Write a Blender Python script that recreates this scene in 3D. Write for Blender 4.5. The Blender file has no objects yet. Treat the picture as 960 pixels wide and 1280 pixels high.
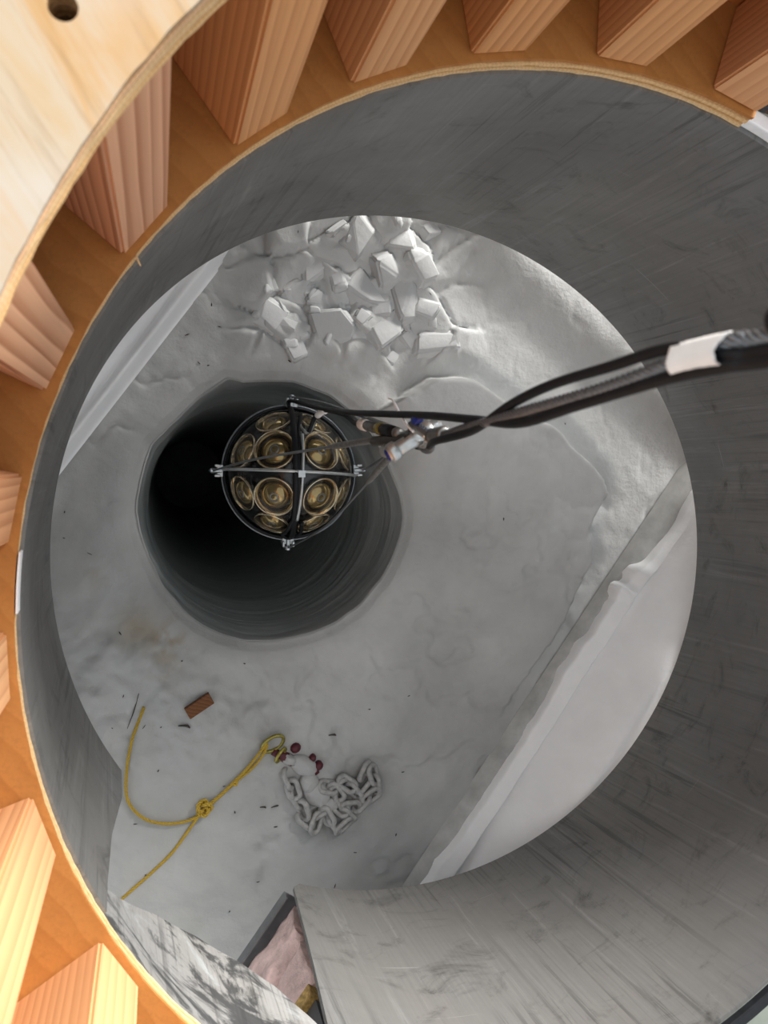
import bpy, bmesh, math, random
import numpy as np
from mathutils import Vector, Matrix
PI = math.pi
rng = np.random.RandomState(7); random.seed(7)
scn = bpy.context.scene
C = scn.collection

# ------------------------------------------------------------------ camera
cd = bpy.data.cameras.new('camera'); cam = bpy.data.objects.new('camera', cd); C.objects.link(cam)
cd.sensor_fit = 'VERTICAL'; cd.sensor_height = 36.0; cd.lens = 27.0; cd.clip_start = .02
m = Matrix(((0.9602, -0.018, 0.2789), (0.0, -0.9979, -0.0644), (0.2795, 0.0619, -0.9582)))   # image right, down, forward -> world
cam.matrix_world = Matrix.Translation((0, 0, 2.2)) @ (m @ Matrix.Diagonal((1, -1, -1))).to_4x4()
cd.dof.use_dof = True; cd.dof.focus_distance = 1.9; cd.dof.aperture_fstop = 5.6
scn.camera = cam
# ------------------------------------------------------------------ sky, sun, exposure
w = bpy.data.worlds.new('overcast_sky'); scn.world = w; w.use_nodes = True
bg = w.node_tree.nodes['Background']; bg.inputs[0].default_value = (.90, .955, 1, 1); bg.inputs[1].default_value = .68
sd = bpy.data.lights.new('sun', 'SUN'); so = bpy.data.objects.new('sun', sd); C.objects.link(so)
sd.energy = 7.4; sd.angle = math.radians(26); sd.color = (1, .97, .93)
so.rotation_euler = Vector((-.55, -.78, -.36)).to_track_quat('-Z', 'Y').to_euler()
vs = scn.view_settings
scn.display_settings.display_device = 'sRGB'
vs.view_transform = 'Standard'; vs.look = 'None'; vs.gamma = 1; vs.use_curve_mapping = False; vs.exposure = 0.52
scn.cycles.use_denoising = True
scn.cycles.max_bounces = 10; scn.cycles.diffuse_bounces = 6

# ------------------------------------------------------------------ materials
class NT:
    def __init__(s, name):
        s.m = bpy.data.materials.new(name); s.m.use_nodes = True
        s.t = s.m.node_tree; s.b = s.t.nodes['Principled BSDF']
    def n(s, typ, **k):
        nd = s.t.nodes.new('ShaderNode' + typ)
        for a, v in k.items():
            if a.startswith('i_'): nd.inputs[int(a[2:])].default_value = v
            else: setattr(nd, a, v)
        return nd
    def l(s, a, b): s.t.links.new(a, b)
    def co(s, scale=(1, 1, 1), kind='Object', rnd=False, rot=(0, 0, 0)):
        tc = s.n('TexCoord'); mp = s.n('Mapping'); mp.inputs['Scale'].default_value = scale; mp.inputs['Rotation'].default_value = rot
        s.l(tc.outputs[kind], mp.inputs[0])
        if rnd:
            oi = s.n('ObjectInfo'); mu = s.n('VectorMath', operation='MULTIPLY'); mu.inputs[1].default_value = (7.3, 5.1, 9.7)
            cb = s.n('CombineXYZ')
            for i in range(3): s.l(oi.outputs['Random'], cb.inputs[i])
            s.l(cb.outputs[0], mu.inputs[0]); s.l(mu.outputs[0], mp.inputs['Location'])
        return mp.outputs[0]
    def turned(s, rotz, scale):
        a = s.co(rot=(0, 0, rotz)); mp = s.n('Mapping'); mp.inputs['Scale'].default_value = scale; s.l(a, mp.inputs[0]); return mp.outputs[0]
    def noise(s, vec, scale, detail=6, rough=.6, dist=0):
        nd = s.n('TexNoise'); nd.inputs['Scale'].default_value = scale; nd.inputs['Detail'].default_value = detail
        nd.inputs['Roughness'].default_value = rough; nd.inputs['Distortion'].default_value = dist
        s.l(vec, nd.inputs['Vector']); return nd.outputs[0]
    def ramp(s, fac, stops):
        r = s.n('ValToRGB'); e = r.color_ramp.elements
        while len(e) < len(stops): e.new(.5)
        for x, (p, c) in zip(e, stops): x.position = p; x.color = (*c, 1) if len(c) == 3 else c
        s.l(fac, r.inputs[0]); return r.outputs[0]
    def mix(s, a, b, fac, mode='MIX'):
        x = s.n('Mix', data_type='RGBA', blend_type=mode)
        for v, i in ((fac, 0), (a, 6), (b, 7)):
            if isinstance(v, (int, float)): x.inputs[i].default_value = v
            elif isinstance(v, tuple): x.inputs[i].default_value = (*v, 1)
            else: s.l(v, x.inputs[i])
        return x.outputs[2]
    def bump(s, h, strength, dist):
        b = s.n('Bump'); b.inputs['Strength'].default_value = strength; b.inputs['Distance'].default_value = dist
        s.l(h, b.inputs['Height']); s.l(b.outputs[0], s.b.inputs['Normal'])
    def set(s, col=None, rough=None, metal=None, **k):
        for nm, v in (('Base Color', col), ('Roughness', rough), ('Metallic', metal), *k.items()):
            if v is None: continue
            nm = nm.replace('_', ' ')
            if isinstance(v, tuple): s.b.inputs[nm].default_value = (*v, 1) if len(v) == 3 else v
            elif isinstance(v, (int, float)): s.b.inputs[nm].default_value = v
            else: s.l(v, s.b.inputs[nm])
        return s.m

def simple(name, col, rough=.5, metal=0, var=.15, scale=60, bump=0, **k):
    t = NT(name); f = t.noise(t.co(rnd=True), scale)
    c = t.ramp(f, [(.3, tuple(x * (1 - var) for x in col)), (.7, tuple(min(1, x * (1 + var)) for x in col))])
    if bump: t.bump(f, .5, bump)
    return t.set(c, rough, metal, **k)

def snow_mat(name, base, dirty=True, bumpd=.006):
    t = NT(name); v = t.co()
    f = t.noise(v, 9, 8, .6)
    c = t.ramp(f, [(.3, tuple(x * .93 for x in base)), (.7, base)])
    if dirty:
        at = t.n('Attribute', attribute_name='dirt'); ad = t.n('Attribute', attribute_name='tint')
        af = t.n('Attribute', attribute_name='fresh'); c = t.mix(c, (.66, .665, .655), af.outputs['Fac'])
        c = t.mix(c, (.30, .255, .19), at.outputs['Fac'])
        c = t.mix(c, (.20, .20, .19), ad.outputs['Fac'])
    b = t.noise(v, 55, 8, .65); t.bump(b, .45, bumpd)
    return t.set(c, .55, 0, Specular_IOR_Level=.3)

def wood_mat(name, light, dark, scale=42, stretch=.055, seam=.5):
    t = NT(name)
    v = t.co((1, 1, stretch), rnd=True)
    n1 = t.noise(v, 6, 4, .5)
    wv = t.n('TexWave', wave_type='RINGS', rings_direction='Z', wave_profile='SAW')
    wv.inputs['Scale'].default_value = scale; wv.inputs['Distortion'].default_value = 7.0; wv.inputs['Detail'].default_value = 3
    wv.inputs['Detail Scale'].default_value = .55
    t.l(v, wv.inputs[0])
    c = t.ramp(wv.outputs[1], [(.0, light), (.55, tuple(a * .55 + b * .45 for a, b in zip(light, dark))), (.9, dark), (1, light)])
    fine = t.noise(t.co((160, 160, 3), rnd=True), 1, 3, .5)
    c = t.mix(c, tuple(x * .72 for x in light), t.ramp(fine, [(.45, (0, 0, 0)), (.75, (.55, .55, .55))]))
    c = t.mix(c, tuple(min(1, x * 1.15) for x in light), t.ramp(n1, [(.4, (0, 0, 0)), (.75, (.45, .45, .45))]))
    oi = t.n('ObjectInfo'); c = t.mix(c, t.ramp(oi.outputs['Random'], [(0, (1, .82, .60)), (.5, (1, .96, .90)), (1, (1.0, .86, .84))]), 1.0, 'MULTIPLY')
    t.bump(fine, .25, .001)
    return t.set(c, .62, 0, Specular_IOR_Level=.25)

def ply_face_mat():
    t = NT('plywood_face'); v = t.turned(1.01, (2.5, 14, 2))
    f = t.noise(v, 1.3, 6, .6, .8)
    c = t.ramp(f, [(.25, (.38, .21, .075)), (.42, (.44, .28, .14)), (.55, (.43, .345, .25)), (.68, (.43, .30, .165)), (.8, (.34, .19, .07))])
    s = t.noise(t.turned(1.01, (2, 40, 1)), 2.5, 5, .65)
    c = t.mix(c, (.25, .16, .08), t.ramp(s, [(.54, (0, 0, 0)), (.72, (.7, .7, .7))]))
    st = t.noise(t.co((3, 3, 3)), 2.2, 4, .5); c = t.mix(c, (.46, .44, .41), t.ramp(st, [(.5, (0, 0, 0)), (.7, (.5, .5, .5))]))
    return t.set(c, .6, 0, Specular_IOR_Level=.25)

def metal_mat(name, base=.225, blot=0):
    t = NT(name)
    uv = t.co((1, 1, 1), 'UV')
    big = t.noise(uv, 2.2, 6, .6, .5)
    c = t.ramp(big, [(.3, (base * .80, base * .79, base * .77)), (.55, (base, base, base * .985)), (.75, (base * 1.15, base * 1.17, base * 1.17))])
    brush = t.noise(t.co((150, 2.0, 1), 'UV', rot=(0, 0, .12)), 1, 3, .6)
    c = t.mix(c, (base * .80,) * 3, t.ramp(brush, [(.4, (0, 0, 0)), (.7, (.55, .55, .55))]))
    gate = t.noise(uv, 1.7, 3, .5, .2); gate = t.ramp(gate, [(.42, (0, 0, 0)), (.60, (1, 1, 1))])
    streak = t.noise(t.co((48, 1.5, 1), 'UV', rot=(0, 0, .20)), 1, 6, .7, .6)
    c = t.mix(c, (base * .34,) * 3, t.mix((0, 0, 0), t.ramp(streak, [(.53, (0, 0, 0)), (.60, (.5, .5, .5)), (.75, (.85, .85, .85))]), gate))
    lite = t.noise(t.co((26, 1.3, 1), 'UV', rot=(0, 0, .24)), 1.4, 6, .7, .5)
    c = t.mix(c, (base * 1.75, base * 1.8, base * 1.8), t.ramp(lite, [(.57, (0, 0, 0)), (.70, (.35, .35, .35))]))
    scr = t.noise(t.co((2.2, 150, 1), 'UV', rot=(0, 0, .8)), 1, 2, .6, .1)
    c = t.mix(c, (base * 1.9, base * 1.92, base * 1.92), t.ramp(scr, [(.73, (0, 0, 0)), (.77, (.5, .5, .5))]))
    sm = t.noise(t.co((5, 8, 1), 'UV', rot=(0, 0, .5)), 1.0, 9, .72, 1.8)
    c = t.mix(c, (.035, .033, .03), t.ramp(sm, [(.54, (0, 0, 0)), (.62, (.22, .22, .22)), (.72, (.65, .65, .65)), (.8, (.85, .85, .85))]))
    if blot:  # bright and dark reflections painted into the colour as blotches
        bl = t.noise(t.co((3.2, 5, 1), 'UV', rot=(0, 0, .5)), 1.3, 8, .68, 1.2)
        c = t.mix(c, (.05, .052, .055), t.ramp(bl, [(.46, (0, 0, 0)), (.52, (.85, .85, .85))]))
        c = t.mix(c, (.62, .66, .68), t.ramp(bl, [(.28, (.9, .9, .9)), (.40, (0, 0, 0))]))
    wp = t.noise(uv, 1.1, 4, .6, .4); c = t.mix(c, (1, .965, .92), t.ramp(wp, [(.42, (0, 0, 0)), (.62, (.8, .8, .8))]), 'MULTIPLY')  # patchy warm tint painted in for brown light reflected off the timber
    r = t.ramp(big, [(.3, (.62,) * 3), (.7, (.42,) * 3)])
    dn = t.noise(uv, 5, 3, .5); t.bump(dn, .25, .012)
    return t.set(c, r, .5)

M = dict(
    snow=snow_mat('packed_snow', (.385, .387, .378)),
    bank=snow_mat('clean_snow', (.93, .93, .93), False, .004),
    drift=snow_mat('drifted_snow', (.45, .45, .445), False, .004),
    block=snow_mat('snow_block', (.66, .665, .66), False, .004),
    stud=wood_mat('fir_stud', (.70, .41, .215), (.50, .25, .115), 26),
    stud_bold=wood_mat('fir_stud_bold', (.74, .47, .29), (.34, .14, .06), 22),
    skin=wood_mat('outer_board', (.42, .19, .06), (.26, .10, .03), 20),
    ply_face=ply_face_mat(),
    ply_top=wood_mat('ply_top', (.46, .21, .06), (.40, .17, .045), 9, 1),
    ply_a=wood_mat('ply_pale', (.80, .62, .38), (.66, .45, .23), 60, 1),
    ply_b=wood_mat('ply_dark', (.60, .40, .20), (.42, .25, .11), 60, 1),
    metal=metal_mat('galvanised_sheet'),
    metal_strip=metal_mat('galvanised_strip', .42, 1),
    black=simple('black_rubber', (.007, .008, .010), .5, 0, .3, Specular_IOR_Level=.25),
    wire=simple('steel_wire', (.19, .205, .22), .36, .7, .25, 200),
    silver=simple('zinc_silver', (.50, .52, .52), .36, .8, .15, 90),
    grip=simple('braided_grip', (.06, .058, .05), .5, .5, .5, 250, .001),
    dull=simple('dull_steel', (.26, .26, .25), .45, .85, .3, 120),
    white=simple('white_tape', (.86, .83, .80), .55, 0, .06, 40, .001),
    white_paint=simple('white_edge_paint', (.88, .90, .92), .4, 0, .05),
    glass=None, amber=simple('photocathode_amber', (.34, .25, .11), .14, .75, .15, 14),
    gold=simple('reflector_cone', (.68, .60, .45), .14, .95, .12, 30),
    dark=simple('dark_gel', (.008, .008, .009), .25, 0, .2),
    blue=simple('blue_paint', (.006, .02, .22), .4, 0, .2),
    yellow=simple('yellow_rope', (.47, .31, .03), .6, 0, .25, 300, .001),
    red=simple('dark_red_paint', (.075, .004, .012), .5, 0, .3, 80),
    olive=simple('olive_brass', (.34, .29, .07), .35, .7, .35, 120),
    chain=simple('frosted_chain', (.33, .325, .315), .6, .1, .25, 70, .001),
    brown=wood_mat('scrap_wood', (.20, .085, .035), (.10, .04, .015), 30),
    twig=simple('dark_splinter', (.05, .04, .035), .8, 0, .4, 200),
    pink=simple('pink_fibreglass', (.80, .58, .54), .9, 0, .22, 30, .02),
    deck=simple('grey_green_deck', (.19, .21, .18), .7, 0, .2, 8),
    sheath=simple('dark_sheathing', (.10, .10, .105), .45, .3, .25, 20),
    channel=simple('grey_channel', (.22, .23, .24), .4, .6, .2, 20),
    plastic=simple('black_plastic_sheet', (.012, .012, .014), .16, 0, .3, 15, .01),
    ochre=simple('ochre_wood', (.50, .32, .10), .7, 0, .5, 90),
    tarp=snow_mat('white_tarp', (.90, .91, .92), False, .001),
)
def ice_mat():
    t = NT('bore_ice'); v = t.co((1, 1, 6))
    f = t.noise(v, 4, 7, .6, .8)
    c = t.ramp(f, [(.3, (.40, .43, .42)), (.6, (.50, .53, .52)), (.8, (.62, .645, .635))])
    gm = t.n('NewGeometry'); sx = t.n('SeparateXYZ'); t.l(gm.outputs['Position'], sx.inputs[0])
    mr = t.n('MapRange'); mr.inputs[1].default_value = -.14; mr.inputs[2].default_value = 0.0; t.l(sx.outputs[2], mr.inputs[0])
    c = t.mix(c, (.385, .387, .378), mr.outputs[0])
    t.bump(f, .5, .012)
    return t.set(c, .42, 0, Specular_IOR_Level=.35)
M['ice'] = ice_mat()
def glass_mat():
    t = NT('vessel_glass')
    return t.set((1, 1, 1), .02, 0, Transmission_Weight=1.0, IOR=1.25)
M['glass'] = glass_mat()

# ------------------------------------------------------------------ mesh helpers
def tagp(o, label=None, cat=None, group=None, kind=None):
    for k, v in (('label', label), ('category', cat), ('group', group), ('kind', kind)):
        if v: o[k] = v
    return o
def obj(name, data, mats, parent=None, smooth=True, loc=None):
    """data = (verts, faces[, face material index[, uvs per vertex]]) -> one linked mesh object"""
    if isinstance(data, bpy.types.Mesh): me = data
    else:
        vs_, fs = data[0], data[1]
        me = bpy.data.meshes.new(name); me.from_pydata([tuple(v) for v in vs_], [], [tuple(f) for f in fs])
        if len(data) > 2 and data[2] is not None: me.polygons.foreach_set('material_index', data[2])
        if len(data) > 3:
            uvl = me.uv_layers.new(name='UVMap'); li = np.empty(len(me.loops), int); me.loops.foreach_get('vertex_index', li)
            uvl.data.foreach_set('uv', np.asarray(data[3], float)[li].ravel())
        me.polygons.foreach_set('use_smooth', [smooth] * len(me.polygons))
        for mm in (mats if isinstance(mats, (list, tuple)) else [mats]): me.materials.append(mm)
        me.update()
    o = bpy.data.objects.new(name, me); C.objects.link(o)
    if loc is not None: o.location = loc
    if parent: o.parent = parent
    return o
def empty(name, loc, label, cat, group=None):
    o = bpy.data.objects.new(name, None); C.objects.link(o); o.location = loc; o.empty_display_size = .05
    return tagp(o, label, cat, group)
def cat_mesh(*parts):
    V, F, n = [], [], 0
    for p in parts:
        V += [tuple(v) for v in p[0]]; F += [tuple(i + n for i in f) for f in p[1]]; n += len(p[0])
    return V, F
def shift(d, off): return [tuple(np.subtract(v, off)) for v in d[0]], d[1], *d[2:]
def smooth_path(pts, n):
    """Catmull-Rom through pts"""
    p = np.array(pts, float); p = np.vstack([2 * p[0] - p[1], p, 2 * p[-1] - p[-2]]); out = []
    segs = len(p) - 3
    for s in np.linspace(0, segs - 1e-6, n):
        i = int(s); t = s - i; a, b, c, d = p[i:i + 4]
        out.append(.5 * (2 * b + (c - a) * t + (2 * a - 5 * b + 4 * c - d) * t * t + (3 * b - a - 3 * c + d) * t ** 3))
    return np.array(out)
def frames(P, closed=False):
    P = np.asarray(P, float)
    T = np.gradient(P, axis=0) if not closed else np.roll(P, -1, 0) - np.roll(P, 1, 0)
    T /= np.linalg.norm(T, axis=1)[:, None] + 1e-12
    a = np.array([0, 0, 1.]) if abs(T[0][2]) < .9 else np.array([1., 0, 0])
    N = []; nn = np.cross(T[0], a); nn /= np.linalg.norm(nn)
    for t in T:
        nn = nn - t * (nn @ t); nn /= np.linalg.norm(nn) + 1e-12; N.append(nn)
    N = np.array(N); return T, N, np.cross(T, N)
def tube(P, r, k=8, closed=False, caps=True, sx=1., sy=1.):
    P = np.asarray(P, float); n = len(P); r = np.broadcast_to(r, (n,))
    T, N, B = frames(P, closed); V = []; F = []
    for i in range(n):
        for j in range(k):
            a = 2 * PI * j / k; V.append(P[i] + r[i] * (sx * math.cos(a) * N[i] + sy * math.sin(a) * B[i]))
    for i in range(n if closed else n - 1):
        for j in range(k):
            i2 = (i + 1) % n; F.append((i * k + j, i * k + (j + 1) % k, i2 * k + (j + 1) % k, i2 * k + j))
    if caps and not closed: F.append(tuple(range(k))[::-1]); F.append(tuple((n - 1) * k + j for j in range(k)))
    return V, F
def strands(P, R, ns, pitch, k=6, core=True):
    """laid rope: ns helical strands around the path"""
    P = np.asarray(P, float); T, N, B = frames(P)
    s = np.r_[0, np.cumsum(np.linalg.norm(np.diff(P, axis=0), axis=1))]
    rs = R * math.sin(PI / ns) / (1 + math.sin(PI / ns)); out = []
    for q in range(ns):
        a = 2 * PI * (s / pitch + q / ns)
        out.append(tube(P + (R - rs) * (np.cos(a)[:, None] * N + np.sin(a)[:, None] * B), rs * .99, k))
    if core: out.append(tube(P, R - rs * 1.5, 6))
    return out
def box(cx, cy, cz, sx, sy, sz, R=None):
    V = []
    for x in (-.5, .5):
        for y in (-.5, .5):
            for z in (-.5, .5):
                v = Vector((x * sx, y * sy, z * sz)); v = R @ v if R else v; V.append((v.x + cx, v.y + cy, v.z + cz))
    return V, [(0, 1, 3, 2), (4, 6, 7, 5), (0, 4, 5, 1), (2, 3, 7, 6), (0, 2, 6, 4), (1, 5, 7, 3)]
def lathe(prof, k=32, cap=False):
    """profile of (r,z) around local z"""
    V = [(r * math.cos(2 * PI * j / k), r * math.sin(2 * PI * j / k), z) for r, z in prof for j in range(k)]
    F = [(i * k + j, i * k + (j + 1) % k, (i + 1) * k + (j + 1) % k, (i + 1) * k + j) for i in range(len(prof) - 1) for j in range(k)]
    if cap: F.append(tuple(range(k))[::-1]); F.append(tuple((len(prof) - 1) * k + j for j in range(k)))
    return V, F
def xf(d, mat):
    return [tuple(mat @ Vector(v)) for v in d[0]], d[1]
def cyl_between(a, b, r, k=12):
    return tube([a, b], r, k)
def bevel(o, wd, seg=2):
    b = o.modifiers.new('bevel', 'BEVEL'); b.width = wd; b.segments = seg; b.limit_method = 'ANGLE'; return o

# numpy value noise
_T = rng.rand(256, 256)
def vnoise(x, y):
    xi = np.floor(x).astype(int); yi = np.floor(y).astype(int); fx = x - xi; fy = y - yi
    fx = fx * fx * (3 - 2 * fx); fy = fy * fy * (3 - 2 * fy)
    g = lambda a, b: _T[a % 256, b % 256]
    return (g(xi, yi) * (1 - fx) + g(xi + 1, yi) * fx) * (1 - fy) + (g(xi, yi + 1) * (1 - fx) + g(xi + 1, yi + 1) * fx) * fy
def fbm(x, y, o=5, g=.5):
    s = 0; a = 1; t = 0
    for i in range(o): s = s + a * vnoise(x * 2 ** i + 17 * i, y * 2 ** i + 31 * i); t += a; a *= g
    return s / t - .5
def sstep(a, b, x):
    t = np.clip((x - a) / (b - a), 0, 1); return t * t * (3 - 2 * t)
def seg_dist(x, y, pts):
    """distance to polyline, signed (+ on its left)"""
    best = np.full(np.shape(x), 9.); sg = np.ones(np.shape(x))
    for (ax, ay), (bx, by) in zip(pts[:-1], pts[1:]):
        dx, dy = bx - ax, by - ay; t = np.clip(((x - ax) * dx + (y - ay) * dy) / (dx * dx + dy * dy), 0, 1)
        d = np.hypot(x - ax - t * dx, y - ay - t * dy); s = np.sign(dx * (y - ay) - dy * (x - ax))
        k = d < best; best = np.where(k, d, best); sg = np.where(k, s, sg)
    return best * sg

# trench frame: u across (right +), v along
UN = np.array([.8, -.6]); VT = np.array([.6, .8])
def uv2xy(u, v): return u * UN[0] + v * VT[0], u * UN[1] + v * VT[1]
# shaft axis leans a little
def shaft_c(z):
    t = (z - .2745) / .747; return .635 + t * .0554, -.2615 + t * .016
def on_shaft(th, r, z):
    cx, cy = shaft_c(z); return cx + r * math.cos(th), cy + r * math.sin(th), z
def D(a): return math.radians(a)

# ------------------------------------------------------------------ snow floor with the bore hole
HC = (.325, -.145)
HP = np.array([(-.065,-.135),(-.057,-.081),(-.045,-.026),(-.018,.047),(.014,.079),(.05,.116),(.095,.162),(.141,.204),(.187,.235),(.233,.224),(.279,.229),(.326,.23),(.374,.231),(.432,.21),(.481,.194),(.521,.171),(.561,.138),(.601,.09),(.637,.041),(.663,-.014),(.689,-.079),(.703,-.129),(.707,-.169),(.7,-.22),(.682,-.27),(.658,-.319),(.632,-.359),(.596,-.407),(.56,-.436),(.519,-.468),(.468,-.49),(.408,-.509),(.349,-.518),(.3,-.521),(.252,-.516),(.205,-.505),(.159,-.491),(.113,-.464),(.077,-.438),(.041,-.398),(.006,-.35),(-.015,-.302),(-.036,-.246),(-.053,-.195)])
ha = np.arctan2(HP[:, 1] - HC[1], HP[:, 0] - HC[0]); hr = np.hypot(HP[:, 0] - HC[0], HP[:, 1] - HC[1])
hs = np.argsort(ha)
def hole_r(a): return np.interp((a + PI) % (2 * PI) - PI, ha[hs], hr[hs], period=2 * PI)
SLAB = [(.70, .20), (.778, .245), (.894, .253), (1.056, .154), (1.167, .121), (1.341, -.044), (1.366, -.096), (1.301, -.212), (1.311, -.316), (1.25, -.42)]
CELLS = np.c_[rng.uniform(.1, 1.3, 90), rng.uniform(.2, 1.3, 90)]; CH = rng.rand(90); CT = rng.uniform(-1, 1, (90, 2))
def floor_h(x, y):
    x = np.asarray(x, float); y = np.asarray(y, float)
    h = .018 * fbm(x * 3, y * 3, 3) + .024 * fbm(x * 9 + 5, y * 9, 5) - .008 * sstep(.05, 0, np.abs(fbm(x * 6 + 40, y * 6, 4))) * sstep(-.02, .1, fbm(x * 2.5 + 8, y * 2.5, 2))
    h = h * (1 - .7 * sstep(.75, .95, x) * sstep(-.3, 0, y))
    u = x * UN[0] + y * UN[1]; v = x * VT[0] + y * VT[1]
    # lumpy soft snow on the lower left
    lump = sstep(-.3, -.55, y) * sstep(.55, .2, x) * sstep(-1.0, -.8, y)
    h = h + lump * .05 * np.abs(fbm(x * 11, y * 11, 3)) + .02 * lump * fbm(x * 22, y * 22, 3)
    # flat raised slab right of the hole
    d = seg_dist(x, y, SLAB)
    jag = .02 * fbm(x * 14, y * 14, 3)
    h = h + .085 * sstep(.008, -.012, d + jag) * sstep(-.5, -.06, d) * sstep(.35, .7, x)
    h = h - .018 * sstep(.09, .0, np.abs(d)) * (d > 0)
    # broken snow plates at the top
    wx = x + .03 * fbm(x * 8, y * 8, 2); wy = y + .03 * fbm(x * 8 + 9, y * 8, 2)
    dd = np.hypot(wx[..., None] - CELLS[:, 0], wy[..., None] - CELLS[:, 1]); o = np.argsort(dd, axis=-1)[..., :2]
    f1 = np.take_along_axis(dd, o[..., :1], -1)[..., 0]; f2 = np.take_along_axis(dd, o[..., 1:2], -1)[..., 0]; i1 = o[..., 0]
    plate = .035 * CH[i1] + .22 * (CT[i1, 0] * (wx - CELLS[i1, 0]) + CT[i1, 1] * (wy - CELLS[i1, 1])) - .022 * sstep(.022, 0, f2 - f1)
    mask = sstep(.26, .34, y) * sstep(1.0, .8, x) * sstep(.12, .3, x)
    h = h + plate * mask * .8 + .05 * sstep(.45, .8, y) * sstep(1.3, .7, x)
    # smooth slope up on the right of the broken plates
    h = h + .05 * sstep(.0, .2, v - .95) * sstep(.75, .95, x)
    r = np.hypot(x - HC[0], y - HC[1]) - hole_r(np.arctan2(y - HC[1], x - HC[0]))
    h = h * sstep(0, .14, r) - .03 * sstep(.06, 0, r) ** 2
    return h
nphi, nr = 560, 270
ph = np.linspace(-PI, PI, nphi, endpoint=False)
t = np.linspace(0, 1, nr); rad = np.where(t < .72, t / .72 * 1.45, 1.45 + ((t - .72) / .28) ** 1.6 * 1.9)
rad[:8] = np.linspace(0, .03, 8)
r0 = hole_r(ph); r0 = r0 + .008 * np.array([vnoise(np.array(4 + 2.5 * math.cos(a) * 3), np.array(9 + 2.5 * math.sin(a) * 3)) - .5 for a in ph])
RR = r0[None, :] + rad[:, None] * (1 + 0 * r0[None, :])
X = HC[0] + RR * np.cos(ph); Y = HC[1] + RR * np.sin(ph); Z = floor_h(X, Y)
idx = np.arange(nr * nphi).reshape(nr, nphi)
a_, b_ = idx[:-1], idx[1:]
F = np.stack([a_, b_, np.roll(b_, -1, 1), np.roll(a_, -1, 1)], -1).reshape(-1, 4)
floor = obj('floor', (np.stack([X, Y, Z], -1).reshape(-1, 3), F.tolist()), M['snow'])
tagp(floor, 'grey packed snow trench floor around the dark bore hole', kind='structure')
def blob(x, y, s): return np.exp(-((X - x) ** 2 + (Y - y) ** 2) / (s * s))
nz = np.clip(.5 + 2.2 * fbm(X * 16, Y * 16, 4), 0, 1); nz2 = np.clip(.5 + 3 * fbm(X * 40, Y * 40, 3), 0, 1)
dirt = 1.2 * blob(-.075, -.455, .05) * (.5 + .5 * nz) + .95 * np.clip(blob(.013, -.49, .05) + .5 * blob(.0, -.57, .05), 0, 1) * nz2 + .22 * blob(.43, .25, .10) * nz + .18 * blob(.58, .30, .12) * nz2 + .3 * blob(-.17, -.3, .05) * nz2 + .25 * blob(.29, -.83, .06) * nz2
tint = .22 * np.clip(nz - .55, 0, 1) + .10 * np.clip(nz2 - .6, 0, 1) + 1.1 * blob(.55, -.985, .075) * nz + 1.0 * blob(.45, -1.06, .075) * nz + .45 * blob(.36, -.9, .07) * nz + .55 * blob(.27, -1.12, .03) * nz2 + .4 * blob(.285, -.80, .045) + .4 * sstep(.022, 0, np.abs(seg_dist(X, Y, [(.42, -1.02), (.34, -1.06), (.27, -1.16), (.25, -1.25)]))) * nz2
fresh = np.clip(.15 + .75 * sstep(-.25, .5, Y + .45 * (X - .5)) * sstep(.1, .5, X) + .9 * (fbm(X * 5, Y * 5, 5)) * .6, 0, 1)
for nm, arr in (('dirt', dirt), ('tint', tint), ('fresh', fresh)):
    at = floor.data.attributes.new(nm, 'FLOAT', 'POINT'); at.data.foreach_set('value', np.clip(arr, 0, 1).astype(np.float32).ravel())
# bore wall
zz = -np.r_[.026, np.linspace(.0305, .7, 90), np.linspace(.72, 7, 60)]
nb = 240; pb = np.linspace(-PI, PI, nb, endpoint=False); rb = hole_r(pb) + .008 * np.array([vnoise(np.array(4 + 2.5 * math.cos(a) * 3), np.array(9 + 2.5 * math.sin(a) * 3)) - .5 for a in pb])
rm = .372
V = []
for z in zz:
    k = float(sstep(0, .55, -z)); rr = rb * (1 - k) + rm * k
    ridge = .006 * (vnoise(np.full(nb, -z * 30), pb * 1.2 + 20) - .5) + .012 * (vnoise(np.full(nb, -z * 9), np.cos(pb) * 2 + 40) - .5)
    rr = rr + ridge * float(np.clip((-z - .03) * 12, 0, 1)) * (1 if z > -1.5 else .3)
    if z > -.028: rr = rr - .0
    if z > -.028: rr = rr + .004
    V.append(np.c_[HC[0] + rr * np.cos(pb), HC[1] + rr * np.sin(pb), np.full(nb, z)])
ib = np.arange(len(zz) * nb).reshape(len(zz), nb)
F = np.stack([ib[:-1], np.roll(ib[:-1], -1, 1), np.roll(ib[1:], -1, 1), ib[1:]], -1).reshape(-1, 4).tolist() + [tuple(ib[-1])]
obj('bore_wall', (np.concatenate(V), F), M['ice'], floor)
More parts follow.
